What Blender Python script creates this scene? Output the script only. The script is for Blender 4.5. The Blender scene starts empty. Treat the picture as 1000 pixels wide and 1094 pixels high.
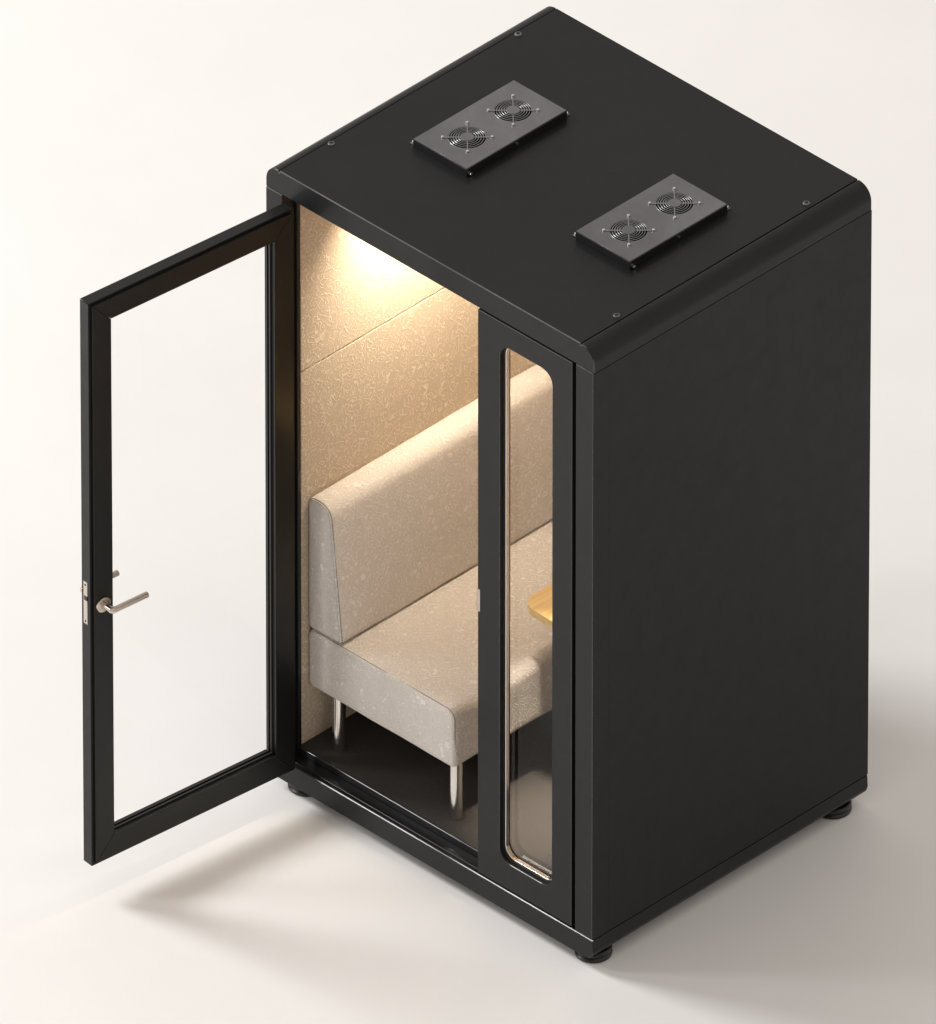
import bpy, bmesh, math, random
from mathutils import Vector, Matrix, Euler
random.seed(7)
R = math.radians
sc = bpy.context.scene
COL = sc.collection

# ------------------------------------------------------------------ materials
def new_mat(name):
    m = bpy.data.materials.new(name); m.use_nodes = True
    nt = m.node_tree
    for n in list(nt.nodes):
        if n.type != 'OUTPUT_MATERIAL': nt.nodes.remove(n)
    out = nt.nodes['Material Output']
    b = nt.nodes.new('ShaderNodeBsdfPrincipled')
    nt.links.new(b.outputs[0], out.inputs[0])
    return m, nt, b
def N(nt, t, **kw):
    n = nt.nodes.new(t)
    for k, v in kw.items():
        if hasattr(n, k) and k not in n.inputs: setattr(n, k, v)
        else: n.inputs[k].default_value = v
    return n
def math_(nt, op, a, b=None, c=None, clamp=False):
    n = nt.nodes.new('ShaderNodeMath'); n.operation = op; n.use_clamp = clamp
    for i, v in enumerate((a, b, c)):
        if v is None: continue
        if isinstance(v, (int, float)): n.inputs[i].default_value = v
        else: nt.links.new(v, n.inputs[i])
    return n.outputs[0]
def maprange(nt, v, a, b, c, d, smooth=False):
    n = nt.nodes.new('ShaderNodeMapRange'); n.clamp = True
    if smooth: n.interpolation_type = 'SMOOTHSTEP'
    nt.links.new(v, n.inputs[0])
    for i, x in enumerate((a, b, c, d)): n.inputs[i + 1].default_value = x
    return n.outputs[0]
def mixcol(nt, fac, a, b):
    n = nt.nodes.new('ShaderNodeMix'); n.data_type = 'RGBA'
    for i, v in ((0, fac), (6, a), (7, b)):
        if isinstance(v, (int, float)): n.inputs[i].default_value = v
        elif isinstance(v, tuple): n.inputs[i].default_value = v + (1,)
        else: nt.links.new(v, n.inputs[i])
    return n.outputs[2]

def coat_mat(name, col, rough, spec=.5, metallic=0.0, coatw=.12):
    """powder coated sheet metal: fine orange peel, faint blotches and a few smudges"""
    m, nt, b = new_mat(name)
    tc = N(nt, 'ShaderNodeTexCoord')
    fine = N(nt, 'ShaderNodeTexNoise', Scale=900.0, Detail=2.0); nt.links.new(tc.outputs['Object'], fine.inputs['Vector'])
    big = N(nt, 'ShaderNodeTexNoise', Scale=3.2, Detail=5.0, Roughness=.6); nt.links.new(tc.outputs['Object'], big.inputs['Vector'])
    sm = N(nt, 'ShaderNodeTexNoise', Scale=14.0, Detail=6.0, Roughness=.65); nt.links.new(tc.outputs['Object'], sm.inputs['Vector'])
    f = maprange(nt, big.outputs[0], .3, .7, .78, 1.26)
    g = maprange(nt, fine.outputs[0], .25, .75, .82, 1.2)
    k = math_(nt, 'MULTIPLY', f, g)
    vm = N(nt, 'ShaderNodeVectorMath', operation='SCALE'); vm.inputs[0].default_value = col
    nt.links.new(k, vm.inputs['Scale']); nt.links.new(vm.outputs[0], b.inputs['Base Color'])
    r = maprange(nt, math_(nt, 'ADD', math_(nt, 'MULTIPLY', sm.outputs[0], .5), math_(nt, 'MULTIPLY', big.outputs[0], .5)), .35, .65, rough - .07, rough + .09)
    nt.links.new(r, b.inputs['Roughness'])
    b.inputs['Specular IOR Level'].default_value = spec
    b.inputs['Metallic'].default_value = metallic
    b.inputs['Coat Weight'].default_value = coatw; b.inputs['Coat Roughness'].default_value = .13
    bp = N(nt, 'ShaderNodeBump', Strength=(.10 if rough > .3 else .01), Distance=.0006); nt.links.new(fine.outputs[0], bp.inputs['Height'])
    nt.links.new(bp.outputs[0], b.inputs['Normal'])
    return m

def metal_mat(name, col, rough, scale=(400, 400, 30)):
    m, nt, b = new_mat(name)
    tc = N(nt, 'ShaderNodeTexCoord'); mp = N(nt, 'ShaderNodeMapping'); mp.inputs['Scale'].default_value = scale
    nt.links.new(tc.outputs['Object'], mp.inputs[0])
    n = N(nt, 'ShaderNodeTexNoise', Scale=1.0, Detail=3.0); nt.links.new(mp.outputs[0], n.inputs['Vector'])
    nt.links.new(maprange(nt, n.outputs[0], .3, .7, rough * .75, rough * 1.3), b.inputs['Roughness'])
    b.inputs['Base Color'].default_value = col + (1,)
    b.inputs['Metallic'].default_value = 1.0
    return m

def fabric_mat(name, lo, hi, swap, creases=0.0):
    """woven cloth with an embossed pattern of curls and little bricks"""
    m, nt, b = new_mat(name)
    tc = N(nt, 'ShaderNodeTexCoord')
    mp = N(nt, 'ShaderNodeMapping'); mp.inputs['Location'].default_value = swap
    nt.links.new(tc.outputs['Object'], mp.inputs[0]); P = mp.outputs[0]
    wn = N(nt, 'ShaderNodeTexNoise', Scale=19.0, Detail=1.0); nt.links.new(P, wn.inputs['Vector'])
    ws = N(nt, 'ShaderNodeVectorMath', operation='MULTIPLY_ADD')
    nt.links.new(wn.outputs['Color'], ws.inputs[0]); ws.inputs[1].default_value = (.030,) * 3; nt.links.new(P, ws.inputs[2])
    def lines(metric, scale, k, width):
        v = N(nt, 'ShaderNodeTexVoronoi', distance=metric, feature='F1', Scale=scale)
        nt.links.new(ws.outputs[0], v.inputs['Vector'])
        f = math_(nt, 'FRACT', math_(nt, 'MULTIPLY', v.outputs['Distance'], k))
        d = math_(nt, 'ABSOLUTE', math_(nt, 'SUBTRACT', f, .5))
        return maprange(nt, d, width*.15, width, 1.0, 0.0, True)
    a = lines('EUCLIDEAN', 30.0, 2.9, .17)
    c = lines('CHEBYCHEV', 36.0, 2.5, .17)
    e = lines('MANHATTAN', 29.0, 2.2, .16)
    m1 = N(nt, 'ShaderNodeTexNoise', Scale=21.0, Detail=0.0); nt.links.new(P, m1.inputs['Vector'])
    s1 = maprange(nt, m1.outputs[0], .47, .50, 0, 1); 
    m2 = N(nt, 'ShaderNodeTexNoise', Scale=27.0, Detail=0.0); 
    off = N(nt, 'ShaderNodeVectorMath', operation='ADD'); nt.links.new(P, off.inputs[0]); off.inputs[1].default_value = (3, 7, 2)
    nt.links.new(off.outputs[0], m2.inputs['Vector'])
    s2 = maprange(nt, m2.outputs[0], .52, .54, 0, 1)
    s3 = maprange(nt, m2.outputs[0], .36, .44, 0, 1)          # here and there the line breaks off
    def mix(f, x, y):
        return math_(nt, 'ADD', math_(nt, 'MULTIPLY', x, math_(nt, 'SUBTRACT', 1.0, f)), math_(nt, 'MULTIPLY', y, f))
    L = mix(s2, mix(s1, a, c), e)
    L = math_(nt, 'MULTIPLY', L, math_(nt, 'ADD', .6, math_(nt, 'MULTIPLY', s3, .4)))
    weave = N(nt, 'ShaderNodeTexNoise', Scale=520.0, Detail=3.0, Roughness=.7); nt.links.new(P, weave.inputs['Vector'])
    blot = N(nt, 'ShaderNodeTexNoise', Scale=38.0, Detail=5.0, Roughness=.7); nt.links.new(P, blot.inputs['Vector'])
    k = math_(nt, 'ADD', math_(nt, 'MULTIPLY', L, .55), maprange(nt, blot.outputs[0], .3, .7, 0.09, .21))
    k = math_(nt, 'ADD', k, maprange(nt, weave.outputs[0], .3, .7, -.16, .24), clamp=True)
    nt.links.new(mixcol(nt, k, lo, hi), b.inputs['Base Color'])
    b.inputs['Roughness'].default_value = .9
    b.inputs['Specular IOR Level'].default_value = .15
    b.inputs['Sheen Weight'].default_value = .12; b.inputs['Sheen Roughness'].default_value = .5
    h = math_(nt, 'ADD', L, math_(nt, 'MULTIPLY', weave.outputs[0], .35))
    h = math_(nt, 'ADD', h, math_(nt, 'MULTIPLY', blot.outputs[0], .25))
    cr = N(nt, 'ShaderNodeTexNoise', Scale=7.0, Detail=3.0, Distortion=1.2); nt.links.new(P, cr.inputs['Vector'])
    h = math_(nt, 'ADD', h, math_(nt, 'MULTIPLY', cr.outputs[0], creases))
    bp = N(nt, 'ShaderNodeBump', Strength=.85, Distance=.0015); nt.links.new(h, bp.inputs['Height'])
    nt.links.new(bp.outputs[0], b.inputs['Normal'])
    return m

def glass_mat(name, tint, fac):
    """thin pane: passes light straight through, fresnel reflection on top"""
    m = bpy.data.materials.new(name); m.use_nodes = True; nt = m.node_tree
    for n in list(nt.nodes):
        if n.type != 'OUTPUT_MATERIAL': nt.nodes.remove(n)
    t = N(nt, 'ShaderNodeBsdfTransparent'); t.inputs[0].default_value = tint + (1,)
    g = N(nt, 'ShaderNodeBsdfGlossy'); g.inputs['Roughness'].default_value = .02
    lw = N(nt, 'ShaderNodeLayerWeight', Blend=.25)
    mx = N(nt, 'ShaderNodeMixShader')
    nt.links.new(math_(nt, 'MULTIPLY', lw.outputs['Fresnel'], fac), mx.inputs[0])
    nt.links.new(t.outputs[0], mx.inputs[1]); nt.links.new(g.outputs[0], mx.inputs[2])
    nt.links.new(mx.outputs[0], nt.nodes['Material Output'].inputs[0])
    return m

def floor_mat():
    m, nt, b = new_mat('studio_floor')
    tc = N(nt, 'ShaderNodeTexCoord')
    n = N(nt, 'ShaderNodeTexNoise', Scale=1.3, Detail=5.0, Roughness=.6); nt.links.new(tc.outputs['Object'], n.inputs['Vector'])
    f = N(nt, 'ShaderNodeTexNoise', Scale=260.0, Detail=3.0); nt.links.new(tc.outputs['Object'], f.inputs['Vector'])
    k = math_(nt, 'ADD', maprange(nt, n.outputs[0], .3, .7, 0, .75), maprange(nt, f.outputs[0], .3, .7, 0, .25))
    nt.links.new(mixcol(nt, k, (.800, .783, .764), (.845, .830, .812)), b.inputs['Base Color'])
    b.inputs['Roughness'].default_value = .55; b.inputs['Specular IOR Level'].default_value = .25
    bp = N(nt, 'ShaderNodeBump', Strength=.08, Distance=.001); nt.links.new(f.outputs[0], bp.inputs['Height'])
    nt.links.new(bp.outputs[0], b.inputs['Normal'])
    return m

def carpet_mat():
    m, nt, b = new_mat('booth_floor_covering')
    tc = N(nt, 'ShaderNodeTexCoord'); P = tc.outputs['Object']
    v = N(nt, 'ShaderNodeTexVoronoi', feature='DISTANCE_TO_EDGE', Scale=34.0)
    w = N(nt, 'ShaderNodeTexNoise', Scale=20.0, Detail=2.0); nt.links.new(P, w.inputs['Vector'])
    ws = N(nt, 'ShaderNodeVectorMath', operation='MULTIPLY_ADD')
    nt.links.new(w.outputs['Color'], ws.inputs[0]); ws.inputs[1].default_value = (.06,) * 3; nt.links.new(P, ws.inputs[2])
    nt.links.new(ws.outputs[0], v.inputs['Vector'])
    cr = maprange(nt, v.outputs['Distance'], 0, .05, 1, 0)
    f = N(nt, 'ShaderNodeTexNoise', Scale=300.0, Detail=3.0); nt.links.new(P, f.inputs['Vector'])
    k = math_(nt, 'ADD', math_(nt, 'MULTIPLY', cr, .35), maprange(nt, f.outputs[0], .3, .7, 0, .5))
    nt.links.new(mixcol(nt, k, (.045, .041, .037), (.068, .061, .055)), b.inputs['Base Color'])
    b.inputs['Roughness'].default_value = .85; b.inputs['Specular IOR Level'].default_value = .15
    bp = N(nt, 'ShaderNodeBump', Strength=.3, Distance=.001)
    nt.links.new(math_(nt, 'ADD', cr, f.outputs[0]), bp.inputs['Height']); nt.links.new(bp.outputs[0], b.inputs['Normal'])
    return m

def wood_mat():
    m, nt, b = new_mat('bamboo_wood')
    tc = N(nt, 'ShaderNodeTexCoord'); mp = N(nt, 'ShaderNodeMapping'); mp.inputs['Scale'].default_value = (55, 2.2, 55)
    nt.links.new(tc.outputs['Object'], mp.inputs[0])
    n = N(nt, 'ShaderNodeTexNoise', Scale=1.0, Detail=5.0, Distortion=.4); nt.links.new(mp.outputs[0], n.inputs['Vector'])
    nt.links.new(mixcol(nt, maprange(nt, n.outputs[0], .35, .65, 0, 1), (.72, .47, .16), (.88, .66, .30)), b.inputs['Base Color'])
    b.inputs['Roughness'].default_value = .38
    return m

def plain_mat(name, col, rough, noise=.12):
    m, nt, b = new_mat(name)
    tc = N(nt, 'ShaderNodeTexCoord')
    n = N(nt, 'ShaderNodeTexNoise', Scale=60.0, Detail=3.0); nt.links.new(tc.outputs['Object'], n.inputs['Vector'])
    nt.links.new(mixcol(nt, n.outputs[0], tuple(c * (1 - noise) for c in col), tuple(c * (1 + noise) for c in col)), b.inputs['Base Color'])
    b.inputs['Roughness'].default_value = rough
    return m

def lamp_mat(strength):
    m, nt, b = new_mat('warm_lamp_diffuser')
    b.inputs['Base Color'].default_value = (.8, .75, .65, 1)
    b.inputs['Emission Color'].default_value = (1.0, .84, .62, 1)
    b.inputs['Emission Strength'].default_value = strength
    return m

M = dict(
    coat=coat_mat('black_powder_coat', (.0088, .0095, .0104), .42, .22),
    roof=coat_mat('black_roof_coat', (.0060, .0066, .0074), .46, .21),
    side=coat_mat('black_side_coat', (.0080, .0086, .0094), .50, .22),
    door=coat_mat('black_door_coat', (.0055, .0052, .0048), .42, .28),
    edge=coat_mat('highlight_edge', (.045, .045, .045), .25, .7, .3, .45),  # lighter tone and gloss put in to draw highlights along the chamfers
    sill=plain_mat('black_sill', (.008, .008, .0085), .30, .02),
    fan=coat_mat('grey_fan_housing', (.14, .14, .145), .34, metallic=.5),
    dark=plain_mat('dark_void', (.004, .004, .004), .8),
    rubber=plain_mat('black_rubber', (.010, .010, .010), .35),
    gasket=plain_mat('black_gasket', (.008, .008, .008), .5),
    steel=metal_mat('polished_steel', (.80, .77, .73), .14, (20, 20, 20)),
    satin=metal_mat('satin_nickel', (.60, .54, .47), .22, (3, 3, 3)),
    chrome=metal_mat('window_trim_metal', (.90, .88, .86), .12, (20, 20, 20)),
    wire=metal_mat('grille_wire', (.42, .42, .43), .2),
    wall=fabric_mat('tan_felt_lining', (.46, .365, .265), (.85, .725, .57), (0, 0, 0)),
    cloth=fabric_mat('beige_bench_cloth', (.57, .52, .47), (.93, .885, .835), (1.3, .7, 2.1), 3.0),
    piping=plain_mat('seam_cord', (.25, .225, .195), .8),
    carpet=carpet_mat(), wood=wood_mat(), floor=floor_mat(),
    glass_door=glass_mat('door_glass', (.985, .985, .985), .55),
    glass_win=glass_mat('window_glass', (.97, .965, .955), .9),
    lamp=lamp_mat(16.0),
)

# ------------------------------------------------------------------ mesh helpers
def add_box(bm, x0, x1, y0, y1, z0, z1, bev=0.0, seg=2):
    vs = [bm.verts.new(p) for p in ((x0,y0,z0),(x1,y0,z0),(x1,y1,z0),(x0,y1,z0),(x0,y0,z1),(x1,y0,z1),(x1,y1,z1),(x0,y1,z1))]
    fs = [bm.faces.new([vs[i] for i in q]) for q in ((3,2,1,0),(4,5,6,7),(0,1,5,4),(1,2,6,5),(2,3,7,6),(3,0,4,7))]
    if bev:
        es = list({e for f in fs for e in f.edges})
        bmesh.ops.bevel(bm, geom=es, offset=bev, segments=seg, profile=.5, affect='EDGES')
    return vs
def rounded(x0, x1, z0, z1, r, n=8):
    """outline of a rounded rectangle, r = radii (bl, br, tr, tl)"""
    if isinstance(r, (int, float)): r = (r,) * 4
    out = []
    for (cx, cz, rr, a0) in ((x0, z0, r[0], 180), (x1, z0, r[1], 270), (x1, z1, r[2], 0), (x0, z1, r[3], 90)):
        if rr <= 0: out.append((cx, cz)); continue
        ox = cx + rr if cx == x0 else cx - rr
        oz = cz + rr if cz == z0 else cz - rr
        for i in range(n + 1):
            a = R(a0 + 90 * i / n); out.append((ox + rr * math.cos(a), oz + rr * math.sin(a)))
    return out
def add_prism(bm, pts, y0, y1, bev=0.0, seg=2):
    """extrude an (x,z) outline along y; bev bevels the two end outlines"""
    a = [bm.verts.new((x, y0, z)) for x, z in pts]; b = [bm.verts.new((x, y1, z)) for x, z in pts]
    n = len(pts)
    f0 = bm.faces.new(a); f1 = bm.faces.new(b[::-1])
    for i in range(n): bm.faces.new([a[i], b[i], b[(i+1) % n], a[(i+1) % n]])
    if bev:
        es = list(f0.edges) + list(f1.edges)
        bmesh.ops.bevel(bm, geom=es, offset=bev, segments=seg, profile=.5, affect='EDGES')
def add_tube(bm, pts, r, seg=12, caps=True, closed=False):
    pts = [Vector(p) for p in pts]; rings = []; n = len(pts); up = None
    for i, p in enumerate(pts):
        if closed: t = (pts[(i+1) % n] - pts[i-1]).normalized()
        elif i == 0: t = (pts[1] - p).normalized()
        elif i == n-1: t = (p - pts[-2]).normalized()
        else: t = ((pts[i+1] - p).normalized() + (p - pts[i-1]).normalized()).normalized()
        if up is None:
            up = Vector((0, 0, 1)) if abs(t.z) < .9 else Vector((1, 0, 0))
        u = (up - t * up.dot(t)).normalized(); v = t.cross(u); up = u
        rr = r[i] if isinstance(r, (list, tuple)) else r
        rings.append([bm.verts.new(p + (u * math.cos(2*math.pi*k/seg) + v * math.sin(2*math.pi*k/seg)) * rr) for k in range(seg)])
    for i in range(n if closed else n-1):
        a, b = rings[i], rings[(i+1) % n]
        for k in range(seg): bm.faces.new([a[k], a[(k+1) % seg], b[(k+1) % seg], b[k]])
    if caps and not closed:
        bm.faces.new(rings[0][::-1]); bm.faces.new(rings[-1])
def add_lathe(bm, prof, cx, cy, seg=32, axis='z', cap=True):
    """prof: (radius, height) list, revolved about the given axis through cx, cy"""
    rings = []
    for r, h in prof:
        rings.append([bm.verts.new((cx + r*math.cos(2*math.pi*k/seg), cy + r*math.sin(2*math.pi*k/seg), h)) for k in range(seg)])
    for a, b in zip(rings, rings[1:]):
        for k in range(seg): bm.faces.new([a[k], a[(k+1) % seg], b[(k+1) % seg], b[k]])
    if cap:
        bm.faces.new(rings[0][::-1]); bm.faces.new(rings[-1])
def ob(name, bm, mat, parent=None, smooth=True, mtx=None, angle=35):
    bmesh.ops.remove_doubles(bm, verts=bm.verts, dist=1e-6)
    bmesh.ops.recalc_face_normals(bm, faces=bm.faces)
    if mtx is not None: bm.transform(mtx)
    me = bpy.data.meshes.new(name); bm.to_mesh(me); bm.free()
    me.materials.append(mat)
    if smooth:
        me.polygons.foreach_set('use_smooth', [True] * len(me.polygons))
        me.set_sharp_from_angle(angle=R(angle))
    o = bpy.data.objects.new(name, me); COL.objects.link(o)
    if parent: o.parent = parent
    if smooth and angle < 50:                      # flat sheets stay flat, only the small bevels shade round
        wn = o.modifiers.new('weighted', 'WEIGHTED_NORMAL'); wn.keep_sharp = True; wn.weight = 100; wn.mode = 'FACE_AREA'
    return o
def edge_faces(o, wmax=.006):
    """the narrow chamfers of a sheet metal part get a paler, glossier coat that stands in for edge highlights"""
    me = o.data; me.materials.append(M['edge']); idx = len(me.materials) - 1
    for p in me.polygons:
        nn = sorted(abs(c) for c in p.normal)
        if nn[2] < .8 and nn[1] > .6 and nn[0] < .3 and abs(p.normal.y) > .5: p.material_index = idx
    return o
def ring_panel(bm, x0, x1, z0, z1, hole, y0, y1, bev=.0012):
    """flat slab with a rounded hole; hole = outline (x,z)"""
    n = len(hole)
    hc = (sum(p[0] for p in hole)/n, sum(p[1] for p in hole)/n)
    # outer loop sampled so that each hole vertex has a partner on the rectangle
    def partner(p):
        dx, dz = p[0] - hc[0], p[1] - hc[1]
        return p
    outer = [(x0, z0), (x1, z0), (x1, z1), (x0, z1)]
    for y, flip in ((y0, False), (y1, True)):
        ov = [bm.verts.new((x, y, z)) for x, z in outer]; hv = [bm.verts.new((x, y, z)) for x, z in hole]
        es = [bm.edges.new((ov[i], ov[(i+1) % 4])) for i in range(4)] + [bm.edges.new((hv[i], hv[(i+1) % n])) for i in range(n)]
        bmesh.ops.triangle_fill(bm, use_beauty=True, use_dissolve=True, edges=es)
        if not flip: A, H = ov, hv
        else: B, K = ov, hv
    for i in range(4): bm.faces.new([A[i], A[(i+1) % 4], B[(i+1) % 4], B[i]])
    for i in range(n): bm.faces.new([H[i], H[(i+1) % n], K[(i+1) % n], K[i]])
    bmesh.ops.recalc_face_normals(bm, faces=bm.faces)
    if bev:
        es = [e for e in bm.edges if len(e.link_faces) == 2 and e.calc_face_angle(0) > R(60)]
        bmesh.ops.bevel(bm, geom=es, offset=bev, segments=1, profile=.5, affect='EDGES')
def empty(name, loc):
    o = bpy.data.objects.new(name, None); COL.objects.link(o); o.location = loc; o.empty_display_size = .1; return o
def tag(o, label, cat, group=None):
    o['label'] = label; o['category'] = cat
    if group: o['group'] = group
def hang(o, parent):
    """parent with the world position kept (parents only carry a location)"""
    o.parent = parent; o.matrix_parent_inverse = Matrix.Translation(parent.location).inverted()

# ------------------------------------------------------------------ measures (metres)
W, D = 1.360, 1.172                 # booth width along x (0 = right face), depth along y (0 = front face)
ZB, ZT, ZR = .114, 2.186, 2.268     # top of base, underside of roof slab, roof surface
B0 = .040                           # underside of base
XW = -1.285; ZF = .140; YF = .070   # inner wall plane, floor inside, front edge of lining

# ------------------------------------------------------------------ ground
bm = bmesh.new(); add_box(bm, -70, 70, -70, 70, -.05, 0)
g = ob('floor', bm, M['floor'], smooth=False); g['kind'] = 'structure'
g['label'] = 'seamless off-white studio floor under the booth'

# ------------------------------------------------------------------ booth
booth = empty('acoustic_booth', (0, 0, 0))
tag(booth, 'black metal acoustic booth with open glass door, standing on a white floor', 'booth')

bm = bmesh.new()
add_prism(bm, rounded(-W, 0, B0, ZB, (.032, .032, 0, 0)), 0, D, .0024, 1)
edge_faces(ob('base', bm, M['coat'], booth))

def make_foot(x, y):
    bm = bmesh.new()
    add_lathe(bm, [(.050, 0), (.056, .003), (.057, .010), (.053, .014), (.050, .016), (.050, .0195), (.055, .021), (.056, .029), (.051, .033), (.030, .034), (.030, .0395)], x, y)
    return ob('foot', bm, M['rubber'], booth)
for x, y in ((-.066, .070), (-1.262, .066), (-.062, D - .085), (-W + .066, D - .085)): make_foot(x, y)

# roof slab: rounded long edges and a flush centre panel between two grooves
gx = .054
bm = bmesh.new()
prof = rounded(-W, 0, ZT, ZR, (0, 0, .052, .052), 12)
add_prism(bm, prof, 0, D, .0018)
roof = ob('roof', bm, M['coat'], booth)
def roof_cut():
    # grooves either side of the centre panel are real channels
    me = roof.data; bm = bmesh.new()
    pts = []
    def arc(cx, cz, a0, a1, r=.052, n=12):
        return [(cx + r*math.cos(R(a0 + (a1-a0)*i/n)), cz + r*math.sin(R(a0 + (a1-a0)*i/n))) for i in range(n+1)]
    gd, gw = .006, .0036
    pts += [(-W, ZT), (0, ZT)]
    pts += arc(-.052, ZR-.052, 0, 90)
    pts += [(-gx, ZR - .0012), (-gx, ZR-gd), (-gx-gw, ZR-gd), (-gx-gw, ZR+.0004), (-W+gx+gw, ZR+.0004), (-W+gx+gw, ZR-gd), (-W+gx, ZR-gd), (-W+gx, ZR-.0012)]
    pts += arc(-W+.052, ZR-.052, 90, 180)
    add_prism(bm, pts, 0, D, 0)
    bmesh.ops.remove_doubles(bm, verts=bm.verts, dist=1e-6)
    bmesh.ops.recalc_face_normals(bm, faces=bm.faces)
    es = [e for e in bm.edges if len(e.link_faces) == 2 and e.calc_face_angle(0) > R(50) and abs(e.verts[0].co.y - e.verts[1].co.y) < 1e-5]
    bmesh.ops.bevel(bm, geom=es, offset=.0026, segments=1, profile=.5, affect='EDGES')
    bmesh.ops.recalc_face_normals(bm, faces=bm.faces)
    bm.to_mesh(me); bm.free()
    me.polygons.foreach_set('use_smooth', [True] * len(me.polygons)); me.set_sharp_from_angle(angle=R(35))
roof_cut()
me = roof.data; me.materials.append(M['roof'])
edge_faces(roof)
for p in me.polygons:
    if p.normal.z > .9 and -W + gx < p.center.x < -gx: p.material_index = 1

def roof_screw(x, y):
    bm = bmesh.new()
    add_lathe(bm, [(.0110, ZR + .0005), (.0110, ZR + .0022), (.0092, ZR + .0042), (.0060, ZR + .0048), (.0055, ZR + .0015)], x, y, 20)
    s = ob('screw', bm, M['fan'], roof)
    bm = bmesh.new(); add_lathe(bm, [(.0062, ZR + .0052), (.0062, ZR + .0054)], x, y, 6)
    h = ob('socket', bm, M['dark'], roof)
    return s
for x, y in ((-1.291, .994), (-1.291, .206), (-.078, .974), (-.078, .174)): roof_screw(x, y)

# corner posts and outer wall panels
bm = bmesh.new(); add_box(bm, -.076, -.0042, 0, .066, ZB + .0015, ZT - .0015, .0020, 1)
edge_faces(ob('post', bm, M['coat'], booth))
bm = bmesh.new(); add_box(bm, -W, -1.291, 0, .060, ZB + .0015, ZT - .0015, .0020, 1)
edge_faces(ob('post', bm, M['coat'], booth))
bm = bmesh.new(); add_prism(bm, [(-.0036, ZB + .0032), (-.0004, ZB + .0032), (-.0004, ZT - .0032), (-.0036, ZT - .0032)], .0030, .067, .0005)
add_box(bm, -.020, -.0004, .0670, D, ZB + .0032, ZT - .0032, 0)
ob('wall_panel', bm, M['side'], booth)
bm = bmesh.new(); add_box(bm, -W + .0012, -W + .020, .0635, D, ZB + .0035, ZT - .0035, .0012)
ob('wall_panel', bm, M['side'], booth)
bm = bmesh.new(); add_box(bm, -W + .021, -.021, D - .020, D - .001, ZB + .0035, ZT - .0035, .0012)
ob('wall_panel', bm, M['side'], booth)

# dark jamb strips behind door and window panel
bm = bmesh.new()
add_box(bm, -1.338, XW - .0005, .062, YF - .001, ZB + .002, ZT - .002, .001)
add_box(bm, -1.2905, -1.2800, .050, .061, ZB + .002, ZT - .002, .001)
ob('door_jamb', bm, M['sill'], booth)
bm = bmesh.new(); add_box(bm, -.0885, -.0765, .018, .064, ZB + .002, ZT - .002)
ob('filler_strip', bm, M['dark'], booth)

# threshold + floor inside
bm = bmesh.new()
add_box(bm, -1.289, -.092, .014, .0535, ZB + .0003, ZB + .0035, .001, 1)
ob('threshold', bm, M['sill'], booth)
bm = bmesh.new()
add_box(bm, -1.338, -.022, YF - .016, YF - .0095, ZB + .001, ZF + .0025, .0012, 1)
edge_faces(ob('floor_trim', bm, M['sill'], booth))
bm = bmesh.new(); add_box(bm, -1.338, -.022, YF - .009, D - .021, ZB + .001, ZF, .001)
ob('floor_panel', bm, M['carpet'], booth)

# lining panels (felt), seam at z 1.507
def lining(x0, x1, y0, y1):
    for z0, z1 in ((ZF + .0005, 1.5050), (1.5085, 2.168)):
        bm = bmesh.new(); add_box(bm, x0, x1, y0, y1, z0, z1, .0032, 3)
        ob('lining_panel', bm, M['wall'], booth)
lining(-1.338, XW, YF, D - .0625)
lining(-.075, -.0215, YF, D - .0625)
lining(-1.338, -.0215, D - .062, D - .0215)
bm = bmesh.new(); add_box(bm, -1.338, -.022, YF, D - .0215, 2.170, ZT - .001, .001)
ob('ceiling_panel', bm, M['wall'], booth)

# ceiling lamps: a slim bar along the bench and a small round downlight
BX, BY0, BY1 = -1.02, .30, 1.02
bm = bmesh.new(); add_box(bm, BX - .030, BX + .030, BY0, BY1, 2.150, 2.1695, .003)
cl = ob('ceiling_lamp', bm, M['steel'], booth)
bm = bmesh.new(); add_box(bm, BX - .024, BX + .024, BY0 + .008, BY1 - .008, 2.1470, 2.1495)
ob('diffuser', bm, M['lamp'], cl)
LX, LY = -.36, .38
bm = bmesh.new(); add_lathe(bm, [(.060, 2.1695), (.063, 2.165), (.061, 2.162), (.050, 2.162), (.048, 2.1665)], LX, LY, 40, cap=False)
cl = ob('ceiling_lamp', bm, M['steel'], booth)
bm = bmesh.new(); add_lathe(bm, [(.047, 2.1650), (.047, 2.1690)], LX, LY, 40)
ob('diffuser', bm, M['lamp'], cl)

# ------------------------------------------------------------------ fixed window panel
PX0, PX1 = -.480, -.0905; PZ0, PZ1 = ZB + .008, ZT - .006
hole = rounded(-.389, -.172, .217, 2.100, .046, 12)
bm = bmesh.new(); ring_panel(bm, PX0, PX1, PZ0, PZ1, hole, .0, .046, .0013)
wp = edge_faces(ob('window_panel', bm, M['coat'], booth, angle=30))
def ring_between(bm, o, i, y0, y1):
    n = len(o)
    vo0 = [bm.verts.new((x, y0, z)) for x, z in o]; vi0 = [bm.verts.new((x, y0, z)) for x, z in i]
    vo1 = [bm.verts.new((x, y1, z)) for x, z in o]; vi1 = [bm.verts.new((x, y1, z)) for x, z in i]
    for k in range(n):
        j = (k+1) % n
        bm.faces.new([vo0[k], vo0[j], vi0[j], vi0[k]]); bm.faces.new([vo1[k], vi1[k], vi1[j], vo1[j]])
        bm.faces.new([vi0[k], vi0[j], vi1[j], vi1[k]]); bm.faces.new([vo0[k], vo1[k], vo1[j], vo0[j]])
def hole_in(d): return rounded(-.389 + d, -.172 - d, .217 + d, 2.100 - d, .046 - d, 12)
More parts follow.
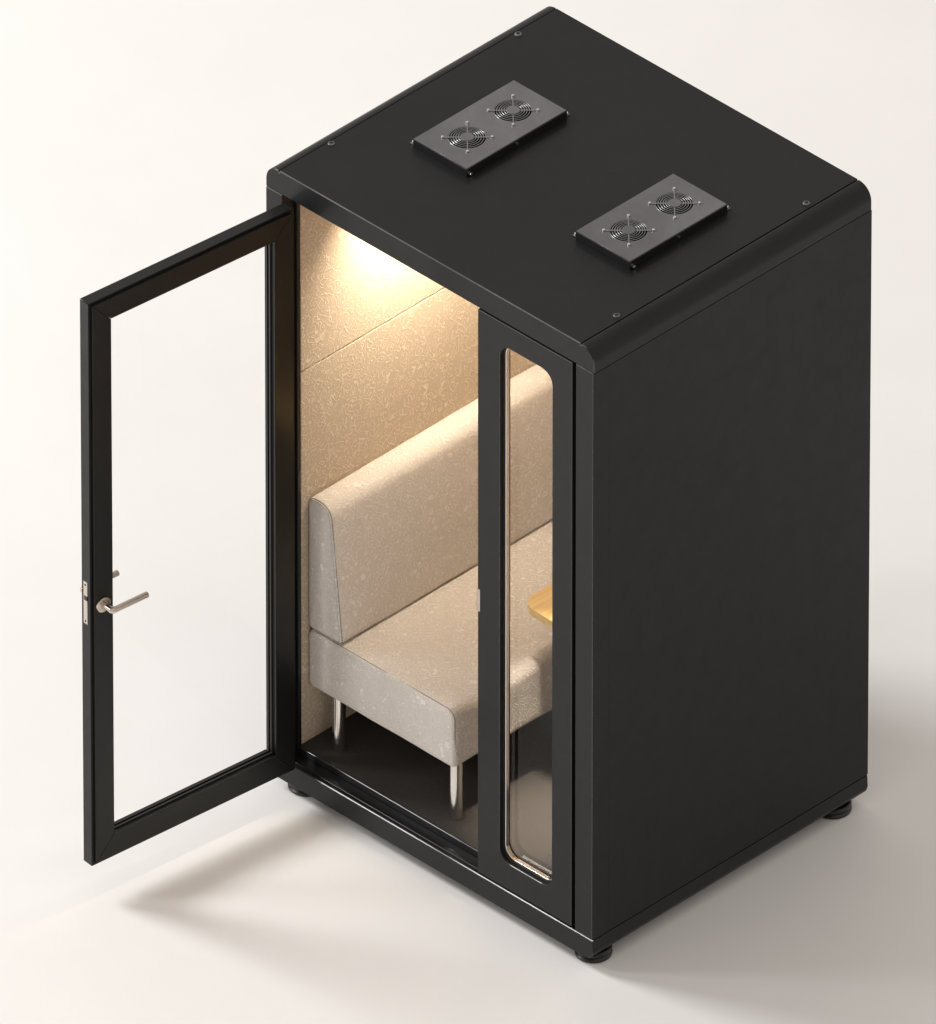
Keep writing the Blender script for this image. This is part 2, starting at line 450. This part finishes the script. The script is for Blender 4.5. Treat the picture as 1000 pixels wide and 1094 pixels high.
bm = bmesh.new(); ring_between(bm, hole_in(-.002), hole_in(.0035), .013, .020)
gs = ob('gasket', bm, M['gasket'], wp)
bm = bmesh.new(); ring_between(bm, hole_in(-.002), hole_in(.0065), .0205, .036)
bmesh.ops.recalc_face_normals(bm, faces=bm.faces)
bmesh.ops.bevel(bm, geom=[e for e in bm.edges if e.calc_face_angle(0) > R(60)], offset=.0022, segments=3, profile=.5, affect='EDGES')
ob('window_trim', bm, M['chrome'], wp)
bm = bmesh.new(); pts = hole_in(.002)
v = [bm.verts.new((x, .040, z)) for x, z in pts]; bm.faces.new(v)
ob('glass_pane', bm, M['glass_win'], wp, smooth=False)
bm = bmesh.new()
add_box(bm, PX0 - .0012, PX0 + .011, -.0016, .024, 1.083, 1.164, .0012)
sp = ob('strike_plate', bm, M['satin'], wp)

# ------------------------------------------------------------------ door, hinged at its left edge and standing open
H0 = Vector((-1.272, -.006, 0)); ang = R(-96.35)
DM = Matrix.Translation(H0) @ Matrix.Rotation(ang, 4, 'Z')      # door-local: x = along the leaf, y = thickness towards the inner face
DL, DT, DZ0, DZ1 = .778, .048, .1185, 2.174
SW, RT, RB = .080, .083, .090                                     # stile, top rail, bottom rail
def member(bm, pts, y0, y1, bev=.0012):
    """one mitred frame member, (x,z) quad extruded through the thickness"""
    add_prism(bm, pts, y0, y1, 0)
def mitred(bm, x0, x1, z0, z1, wl, wr, wb, wt, y0, y1, gap=.0006, bev=.0012):
    g_ = gap
    quads = [
        [(x0, z0 + g_), (x0 + wl, z0 + wb + g_), (x0 + wl, z1 - wt - g_), (x0, z1 - g_)],
        [(x1, z0 + g_), (x1, z1 - g_), (x1 - wr, z1 - wt - g_), (x1 - wr, z0 + wb + g_)],
        [(x0 + g_, z0), (x1 - g_, z0), (x1 - wr - g_, z0 + wb), (x0 + wl + g_, z0 + wb)],
        [(x0 + g_, z1), (x0 + wl + g_, z1 - wt), (x1 - wr - g_, z1 - wt), (x1 - g_, z1)]]
    for q in quads:
        b2 = bmesh.new(); add_prism(b2, q, y0, y1, 0)
        bmesh.ops.recalc_face_normals(b2, faces=b2.faces)
        bmesh.ops.bevel(b2, geom=list(b2.edges), offset=bev, segments=2, profile=.5, affect='EDGES')
        tmp = bpy.data.meshes.new('t'); b2.to_mesh(tmp); b2.free(); bm.from_mesh(tmp); bpy.data.meshes.remove(tmp)
bm = bmesh.new()
mitred(bm, 0, DL, DZ0, DZ1, SW, SW, RB, RT, .0, DT - .009)                       # main section
mitred(bm, .010, DL - .010, DZ0 + .010, DZ1 - .010, SW - .010, SW - .010, RB - .010, RT - .010, DT - .0085, DT)   # raised inner face
door = ob('door', bm, M['door'], booth, mtx=DM)
door['label'] = 'glazed door leaf with mitred black frame, open outwards'
def inner(d): return rounded(SW + d, DL - SW - d, DZ0 + RB + d, DZ1 - RT - d, .0005, 1)
bm = bmesh.new(); ring_between(bm, inner(-.001), inner(.0055), .012, .018); ring_between(bm, inner(-.001), inner(.0055), .026, .032)
ob('gasket', bm, M['gasket'], door, mtx=DM)
bm = bmesh.new(); add_prism(bm, inner(.001), .0185, .0255, 0)
bm.free(); bm = bmesh.new(); v = [bm.verts.new((x, .022, z)) for x, z in inner(.001)]; bm.faces.new(v)
ob('glass_pane', bm, M['glass_door'], door, smooth=False, mtx=DM)

# lever handles, one per face, with rose; lock plate on the free edge; lock cylinder escutcheon
HX, HZ = DL - .040, 1.071
def lever(side):
    ys = DT if side > 0 else 0.0; s = 1 if side > 0 else -1
    bm = bmesh.new()
    prof = [(.0250, .0), (.0258, .003), (.0250, .0075), (.0215, .009), (.0105, .0095)]
    rings = []
    for r, h in prof:
        rings.append([bm.verts.new((HX + r*math.cos(2*math.pi*k/36), ys + s*h, HZ + r*math.sin(2*math.pi*k/36))) for k in range(36)])
    for a, b in zip(rings, rings[1:]):
        for k in range(36): bm.faces.new([a[k], a[(k+1) % 36], b[(k+1) % 36], b[k]])
    bm.faces.new(rings[-1])
    out = .046; r = .0098
    path = [(HX, ys + s*.007, HZ), (HX, ys + s*(out-.005), HZ)]
    for i in range(1, 6):
        a = R(90 * i / 6); path.append((HX - .005*(1-math.cos(a)), ys + s*(out-.005+.005*math.sin(a)), HZ))
    path += [(HX - .006, ys + s*out, HZ), (HX - .132, ys + s*out, HZ), (HX - .134, ys + s*out, HZ)]
    add_tube(bm, path, [r]*(len(path)-1) + [r*.82], 20)
    return ob('door_handle', bm, M['satin'], door, mtx=DM)
lever(1); lever(-1)
bm = bmesh.new()
add_box(bm, DL - .001, DL + .0016, .010, .028, HZ - .070, HZ + .016, .0007)
add_box(bm, DL - .001, DL + .0016, .010, .028, HZ + .032, HZ + .082, .0007)
add_box(bm, DL - .001, DL + .0014, .010, .0135, HZ + .015, HZ + .033, .0004)
lp = ob('lock_plate', bm, M['satin'], door, mtx=DM)
bm = bmesh.new(); add_box(bm, DL - .0008, DL + .0030, .014, .0275, HZ + .0165, HZ + .0315, .0008)
ob('latch', bm, M['rubber'], door, mtx=DM)
for dz in (-.060, .072):
    bm = bmesh.new(); add_tube(bm, [(DL + .0012, .019, HZ + dz), (DL + .0024, .019, HZ + dz)], .0032, 10)
    ob('screw', bm, M['dark'], door, mtx=DM)
for hz in (.42, 1.15, 1.90):
    bm = bmesh.new(); add_tube(bm, [(-.006, .002, hz - .045), (-.006, .002, hz + .045)], .0065, 14)
    ob('hinge', bm, M['door'], door, mtx=DM)

# ------------------------------------------------------------------ fan units on the roof
def make_fan(x0, x1, y0, y1):
    zt_ = ZR + .0305; z0 = ZR + .0012
    root_bm = bmesh.new()
    cx = (x0 + x1)/2; cy = (y0 + y1)/2; rr = .0575; dy = .0965
    # lid with two round openings: built as quads fanned between circle and square cell
    S = 48
    def plate(z, flip):
        vs = []
        for c in (cy - dy, cy + dy):
            ya, yb = (y0, cy) if c < cy else (cy, y1)
            circ = []; sq = []
            for k in range(S):
                a = 2*math.pi*k/S; ca, sa = math.cos(a), math.sin(a)
                circ.append(root_bm.verts.new((cx + rr*ca, c + rr*sa, z)))
                tx = ((x1 - cx) if ca > 0 else (cx - x0)) / max(abs(ca), 1e-9)
                ty = ((yb - c) if sa > 0 else (c - ya)) / max(abs(sa), 1e-9)
                t = min(tx, ty); sq.append(root_bm.verts.new((cx + t*ca, c + t*sa, z)))
            corners = [(x1, yb), (x0, yb), (x0, ya), (x1, ya)]
            for k in range(S):
                j = (k+1) % S; face = [circ[k], circ[j], sq[j], sq[k]]
                p, q = sq[k].co, sq[j].co
                if abs(p.x - q.x) > 1e-6 and abs(p.y - q.y) > 1e-6:
                    cc = min(corners, key=lambda u_: (u_[0]-p.x)**2 + (u_[1]-p.y)**2 + (u_[0]-q.x)**2 + (u_[1]-q.y)**2)
                    face = [circ[k], circ[j], sq[j], root_bm.verts.new((cc[0], cc[1], z)), sq[k]]
                root_bm.faces.new(face if not flip else face[::-1])
            # opening wall
            low = [root_bm.verts.new((v_.co.x, v_.co.y, z - .020)) for v_ in circ]
            for k in range(S):
                j = (k+1) % S; root_bm.faces.new([circ[j], circ[k], low[k], low[j]])
    plate(zt_, False)
    # folded sides with a small radius
    r_ = .0016
    loops = []
    for off, z in ((0, zt_), (r_*.6, zt_ - r_*.25), (r_, zt_ - r_), (r_, z0)):
        loops.append([root_bm.verts.new(p) for p in ((x0-off, y0-off, z), (x1+off, y0-off, z), (x1+off, y1+off, z), (x0-off, y1+off, z))])
    for a, b in zip(loops, loops[1:]):
        for k in range(4): root_bm.faces.new([a[k], b[k], b[(k+1) % 4], a[(k+1) % 4]])
    fu = ob('fan_unit', root_bm, M['fan'], booth, angle=40)
    fu.data.materials.append(M['dark'])
    for p in fu.data.polygons:
        if abs(p.normal.z) < .1 and x0 + .02 < p.center.x < x1 - .02 and y0 + .02 < p.center.y < y1 - .02: p.material_index = 1
    # black inside and skirt
    bm = bmesh.new(); add_box(bm, x0 + .004, x1 - .004, y0 + .004, y1 - .004, ZR + .0008, ZR + .006)
    ob('tray', bm, M['dark'], fu)
    bm = bmesh.new()
    e = .0022
    for (a, b, c, d) in ((x0 - e, x1 + e, y0 - e - .0012, y0 - e), (x1 + e, x1 + e + .0012, y0 - e, y1 + e), (x0 - e, x1 + e, y1 + e, y1 + e + .0012), (x0 - e - .0012, x0 - e, y0 - e, y1 + e)):
        add_box(bm, a, b, c, d, ZR + .0008, ZR + .0255)
    ob('skirt', bm, M['sill'], fu)
    for c in (cy - dy, cy + dy):
        bm = bmesh.new()
        zg = zt_ + .0015
        for i, rad in enumerate((.0265, .0340, .0415, .0490, .0560)):
            drop = .0035 * (rad / .055) ** 3
            add_tube(bm, [(cx + rad*math.cos(2*math.pi*k/56), c + rad*math.sin(2*math.pi*k/56), zg - drop + .001) for k in range(56)], .0011, 6, closed=True)
        for q in range(4):
            a = R(45 + 90*q)
            add_tube(bm, [(cx + .015*math.cos(a), c + .015*math.sin(a), zg + .0005), (cx + .050*math.cos(a), c + .050*math.sin(a), zg + .0003), (cx + .073*math.cos(a), c + .073*math.sin(a), zt_ + .0018)], .0014, 8)
        gr = ob('fan_grille', bm, M['wire'], fu)
        bm = bmesh.new(); add_lathe(bm, [(.0200, zg - .0005), (.0215, zg + .0010), (.0205, zg + .0025), (.017, zg + .003)], cx, c, 32)
        ob('badge', bm, M['fan'], fu)
        for q in range(4):
            a = R(45 + 90*q); sx, sy = cx + .0735*math.cos(a), c + .0735*math.sin(a)
            bm = bmesh.new(); add_lathe(bm, [(.0042, zt_ + .0002), (.0046, zt_ + .003), (.0040, zt_ + .0052), (.0022, zt_ + .0060)], sx, sy, 14)
            ob('screw', bm, M['steel'], fu)
        bm = bmesh.new()
        for q in range(7):
            a0 = 2*math.pi*q/7
            pv = []
            for i in range(6):
                rad = .018 + (.054 - .018)*i/5; aa = a0 + i*.07
                pv.append((bm.verts.new((cx + rad*math.cos(aa), c + rad*math.sin(aa), ZR + .022)), bm.verts.new((cx + rad*math.cos(aa+.55), c + rad*math.sin(aa+.55), ZR + .012))))
            for (a1, b1), (a2, b2) in zip(pv, pv[1:]): bm.faces.new([a1, a2, b2, b1])
        add_lathe(bm, [(.018, ZR + .008), (.018, ZR + .0235)], cx, c, 24)
        ob('fan_blades', bm, M['gasket'], fu)
    # mounting tabs with bright screws
    for (tx, ty, dx_, dy_) in ((x0 - .0035, y0 + .010, -1, 0), (x1 - .010, y1 + .0035, 0, 1)):
        bm = bmesh.new()
        lx, ly = tx + dx_*.018, ty + dy_*.018
        add_box(bm, min(tx, lx) - (.008 if dy_ else 0), max(tx, lx) + (.008 if dy_ else 0), min(ty, ly) - (.008 if dx_ else 0), max(ty, ly) + (.008 if dx_ else 0), ZR + .0008, ZR + .0035, .0008)
        ob('mounting_tab', bm, M['fan'], fu)
        bm = bmesh.new(); add_lathe(bm, [(.0060, ZR + .0036), (.0062, ZR + .0075), (.0048, ZR + .0100), (.0025, ZR + .0105)], tx + dx_*.010, ty + dy_*.010, 16)
        ob('screw', bm, M['steel'], fu)
    bm = bmesh.new(); add_tube(bm, [(x1 + .002, y0 + .010, ZR + .008), (x1 + .0105, y0 + .010, ZR + .008), (x1 + .0115, y0 + .010, ZR + .008)], [.0052, .0052, .003], 14)
    ob('screw', bm, M['steel'], fu)
    bm = bmesh.new(); add_tube(bm, [(x1 + .002, cy, ZR + .016), (x1 + .0065, cy, ZR + .016)], .0036, 12)
    ob('screw', bm, M['steel'], fu)
    return fu
f1 = make_fan(-1.105, -.889, .368, .786); f1['label'] = 'twin fan vent box nearer the open door side'
f2 = make_fan(-.434, -.216, .370, .776); f2['label'] = 'twin fan vent box nearer the solid side wall'

# ------------------------------------------------------------------ bench
bench = empty('bench', (-.98, .6, ZF))
tag(bench, 'beige upholstered bench on round steel legs against the left booth wall', 'bench')
def outline(profile_pts, radii, n=7):
    """round the corners of a convex polygon given counter-clockwise"""
    out = []
    k = len(profile_pts)
    for i in range(k):
        p = Vector(profile_pts[i]); a = (Vector(profile_pts[i-1]) - p).normalized(); b = (Vector(profile_pts[(i+1) % k]) - p).normalized()
        half = a.angle(b)/2; t = radii[i]/math.tan(half)
        bis = (a + b).normalized(); c = p + bis*(radii[i]/math.sin(half))
        s = p + a*t - c; e = p + b*t - c
        a0 = math.atan2(s.y, s.x); a1 = math.atan2(e.y, e.x)
        while a1 < a0: a1 += 2*math.pi
        for j in range(n+1):
            th = a0 + (a1-a0)*j/n; out.append((c.x + radii[i]*math.cos(th), c.y + radii[i]*math.sin(th)))
    return out
def densify(pts, step=.03):
    out = []
    for i in range(len(pts)):
        a = Vector(pts[i]); b = Vector(pts[(i+1) % len(pts)]); m_ = max(1, int((b-a).length/step))
        for j in range(m_): out.append(tuple(a + (b-a)*j/m_))
    return out
def offs(pts, d):
    n = len(pts); out = []
    for i in range(n):
        t = (Vector(pts[(i+1) % n]) - Vector(pts[i-1])).normalized()
        nrm = Vector((t.y, -t.x)); out.append((pts[i][0] - nrm.x*d, pts[i][1] - nrm.y*d))
    return out
def cushion(pts, y0, y1, r, crown, wob):
    from mathutils import noise
    bm = bmesh.new(); rings = []
    cx = sum(p[0] for p in pts)/len(pts); cz = sum(p[1] for p in pts)/len(pts)
    spec = []
    for s_, y in ((-1, y0), (1, y1)):
        part = []
        for i in range(5):
            a = R(90*i/4); part.append((r*(1-math.sin(a)), y + (-s_)*(r*(1-math.cos(a)))))
        spec.append(part)
    seq = spec[0] + [(0, y0 + r + (y1-y0-2*r)*i/40) for i in range(1, 40)] + spec[1][::-1]
    for d, y in seq:
        ring = []
        for (x, z) in offs(pts, d):
            u_ = max(0, min(1, (y-y0)/(y1-y0)))
            # gentle crown over the width and small lumps of the foam
            k = crown * math.sin(math.pi*u_)**.5 if 0 < u_ < 1 else 0
            v = Vector((x, y, z)); nn = noise.noise(v*6.0)*wob + noise.noise(v*17.0)*wob*.4
            dirv = Vector((x-cx, 0, z-cz)); dirv.normalize()
            v += dirv*(k + nn); ring.append(bm.verts.new(v))
        rings.append(ring)
    n = len(pts)
    for a, b in zip(rings, rings[1:]):
        for k in range(n): bm.faces.new([a[k], a[(k+1) % n], b[(k+1) % n], b[k]])
    for ring, s_ in ((rings[0], -1), (rings[-1], 1)):
        prev = ring; base = [v.co.copy() for v in ring]
        for t in (.85, .65, .45, .25, .1):
            cur = [bm.verts.new((cx + (c.x-cx)*t, c.y + s_*.006*(1-t*t), cz + (c.z-cz)*t)) for c in base]
            for k in range(n): bm.faces.new([prev[k], prev[(k+1) % n], cur[(k+1) % n], cur[k]])
            prev = cur
        bm.faces.new(prev)
    return bm
def seam_loop(pts, y, r):
    bm = bmesh.new(); add_tube(bm, [(x, y, z) for x, z in pts], r, 8, closed=True); return bm
ZS0, ZS1 = .352, .563
seat_pts = densify(outline([(XW + .003, ZS0), (-.668, ZS0), (-.668, ZS1), (XW + .003, ZS1)], [.022, .020, .036, .030]), .03)
bm = cushion(seat_pts, .092, 1.108, .013, .003, .0028)
seat = ob('seat', bm, M['cloth'], None, angle=60); hang(seat, bench)
p_ = offs(seat_pts, .0038)
o = ob('piping', seam_loop(p_, .0985, .0021), M['piping'], None, angle=60); o.parent = seat
back_pts = densify(outline([(XW + .003, ZS1 + .004), (-1.138, ZS1 + .004), (-1.185, 1.050), (XW + .003, 1.050)], [.020, .016, .050, .030]), .03)
bm = cushion(back_pts, .092, 1.108, .012, .002, .0024)
back = ob('backrest', bm, M['cloth'], None, angle=60); hang(back, bench)
o = ob('piping', seam_loop(offs(back_pts, .0036), .0980, .0021), M['piping'], None, angle=60); o.parent = back
o = ob('piping', seam_loop(offs(back_pts, .0085), .0935, .0010), M['piping'], None, angle=60); o.parent = back
for x, y in ((-1.190, .132), (-.700, .132), (-1.190, 1.050), (-.700, 1.050)):
    bm = bmesh.new(); add_lathe(bm, [(.0185, ZF + .0005), (.0195, ZF + .002), (.0195, ZF + .006), (.0200, ZF + .0065), (.0200, ZS0 + .004)], x, y, 32)
    l = ob('leg', bm, M['steel'], None); hang(l, bench)

# ------------------------------------------------------------------ table
table = empty('table', (-.44, .80, ZF))
tag(table, 'bamboo table with rounded corners behind the narrow window', 'table')
def tabletop(bm, x0, x1, y0, y1, z0, z1, r):
    pts = rounded(x0, x1, y0, y1, r, 12)
    a = [bm.verts.new((x, y, z0)) for x, y in pts]; b = [bm.verts.new((x, y, z1)) for x, y in pts]
    f0 = bm.faces.new(a[::-1]); f1 = bm.faces.new(b)
    for i in range(len(pts)): bm.faces.new([a[i], a[(i+1) % len(pts)], b[(i+1) % len(pts)], b[i]])
    bmesh.ops.bevel(bm, geom=list(f0.edges) + list(f1.edges), offset=.002, segments=2, profile=.5, affect='EDGES')
bm = bmesh.new(); tabletop(bm, -.742, -.12, .445, 1.100, .722, .748, .06)
o = ob('tabletop', bm, M['wood'], None); hang(o, table)
bm = bmesh.new(); add_lathe(bm, [(.030, ZF + .012), (.030, .712), (.055, .7215)], -.36, .85, 32)
o = ob('pedestal', bm, M['steel'], None); hang(o, table)
bm = bmesh.new(); add_lathe(bm, [(.180, ZF + .0005), (.180, ZF + .006), (.172, ZF + .010), (.032, ZF + .014)], -.36, .85, 48)
o = ob('foot_plate', bm, M['coat'], None); hang(o, table)

# ------------------------------------------------------------------ light
w = bpy.data.worlds.new('World'); sc.world = w; w.use_nodes = True
nt = w.node_tree; bg = nt.nodes['Background']
tc = N(nt, 'ShaderNodeTexCoord'); sep = N(nt, 'ShaderNodeSeparateXYZ'); nt.links.new(tc.outputs['Generated'], sep.inputs[0])
t = maprange(nt, sep.outputs['Z'], -.1, 1.0, 0.0, 1.0)
nt.links.new(mixcol(nt, t, (1.0, .915, .84), (.95, .89, .835)), bg.inputs['Color'])
bg.inputs['Strength'].default_value = .70

def area(name, target, dirv, dist, size, power, col, sy=None):
    L = bpy.data.lights.new(name, 'AREA'); L.energy = power; L.color = col
    L.shape = 'RECTANGLE' if sy else 'DISK'; L.size = size
    if sy: L.size_y = sy
    o = bpy.data.objects.new(name, L); COL.objects.link(o)
    d = Vector(dirv).normalized(); o.location = Vector(target) + d*dist
    o.rotation_euler = d.to_track_quat('Z', 'Y').to_euler(); return o
area('key_softbox', (-.7, -.2, .6), (-.72, -.235, .64), 18.0, 5.4, 2150, (.985, .992, 1.0))
area('fill_softbox', (-.7, 0, .9), (-.60, -.62, .52), 8.0, 1.3, 95, (.97, .985, 1.0))

def spot(name, loc, aim, power, half, col):
    L = bpy.data.lights.new(name, 'SPOT'); L.energy = power; L.color = col
    L.spot_size = R(2*half); L.spot_blend = 1.0; L.shadow_soft_size = .075
    o = bpy.data.objects.new(name, L); COL.objects.link(o); o.location = loc
    o.rotation_euler = (Vector(loc) - Vector(aim)).to_track_quat('Z', 'Y').to_euler(); return o
L = bpy.data.lights.new('bar_lamp', 'AREA'); L.shape = 'RECTANGLE'; L.size = .05; L.size_y = BY1 - BY0 - .02
L.energy = 16.5; L.color = (1.0, .855, .67); L.spread = R(112)
o = bpy.data.objects.new('bar_lamp', L); COL.objects.link(o); o.location = (BX, (BY0 + BY1)/2, 2.143)
o.rotation_euler = Euler((R(13), R(32), 0)).to_matrix().to_euler()          # turned towards the bench wall
spot('table_lamp', (LX, LY, 2.155), (-.47, .35, .14), 640, 9.6, (1.0, .87, .72))

# ------------------------------------------------------------------ camera
rx, rz = R(54.134), R(44.5917)
Rm = Euler((rx, 0, rz)).to_matrix(); piv = Vector((-.65, .55, 1.1)); K = 359.73; dist = 120.6
cam = bpy.data.cameras.new('camera'); co = bpy.data.objects.new('camera', cam); COL.objects.link(co)
cam.sensor_fit = 'HORIZONTAL'; cam.sensor_width = 36; cam.lens = 36*K*dist/1000
co.rotation_euler = (rx, 0, rz)
co.location = piv + Rm @ Vector((-105.63/K, -7.92/K, dist))
cam.clip_start = 1; cam.clip_end = 600
sc.camera = co

sc.render.engine = 'CYCLES'
sc.cycles.use_denoising = True
sc.cycles.max_bounces = 10; sc.cycles.diffuse_bounces = 5; sc.cycles.glossy_bounces = 4; sc.cycles.transparent_max_bounces = 12
sc.cycles.sample_clamp_indirect = 8
sc.view_settings.view_transform = 'Standard'; sc.view_settings.look = 'None'
sc.view_settings.exposure = 0; sc.view_settings.gamma = 1
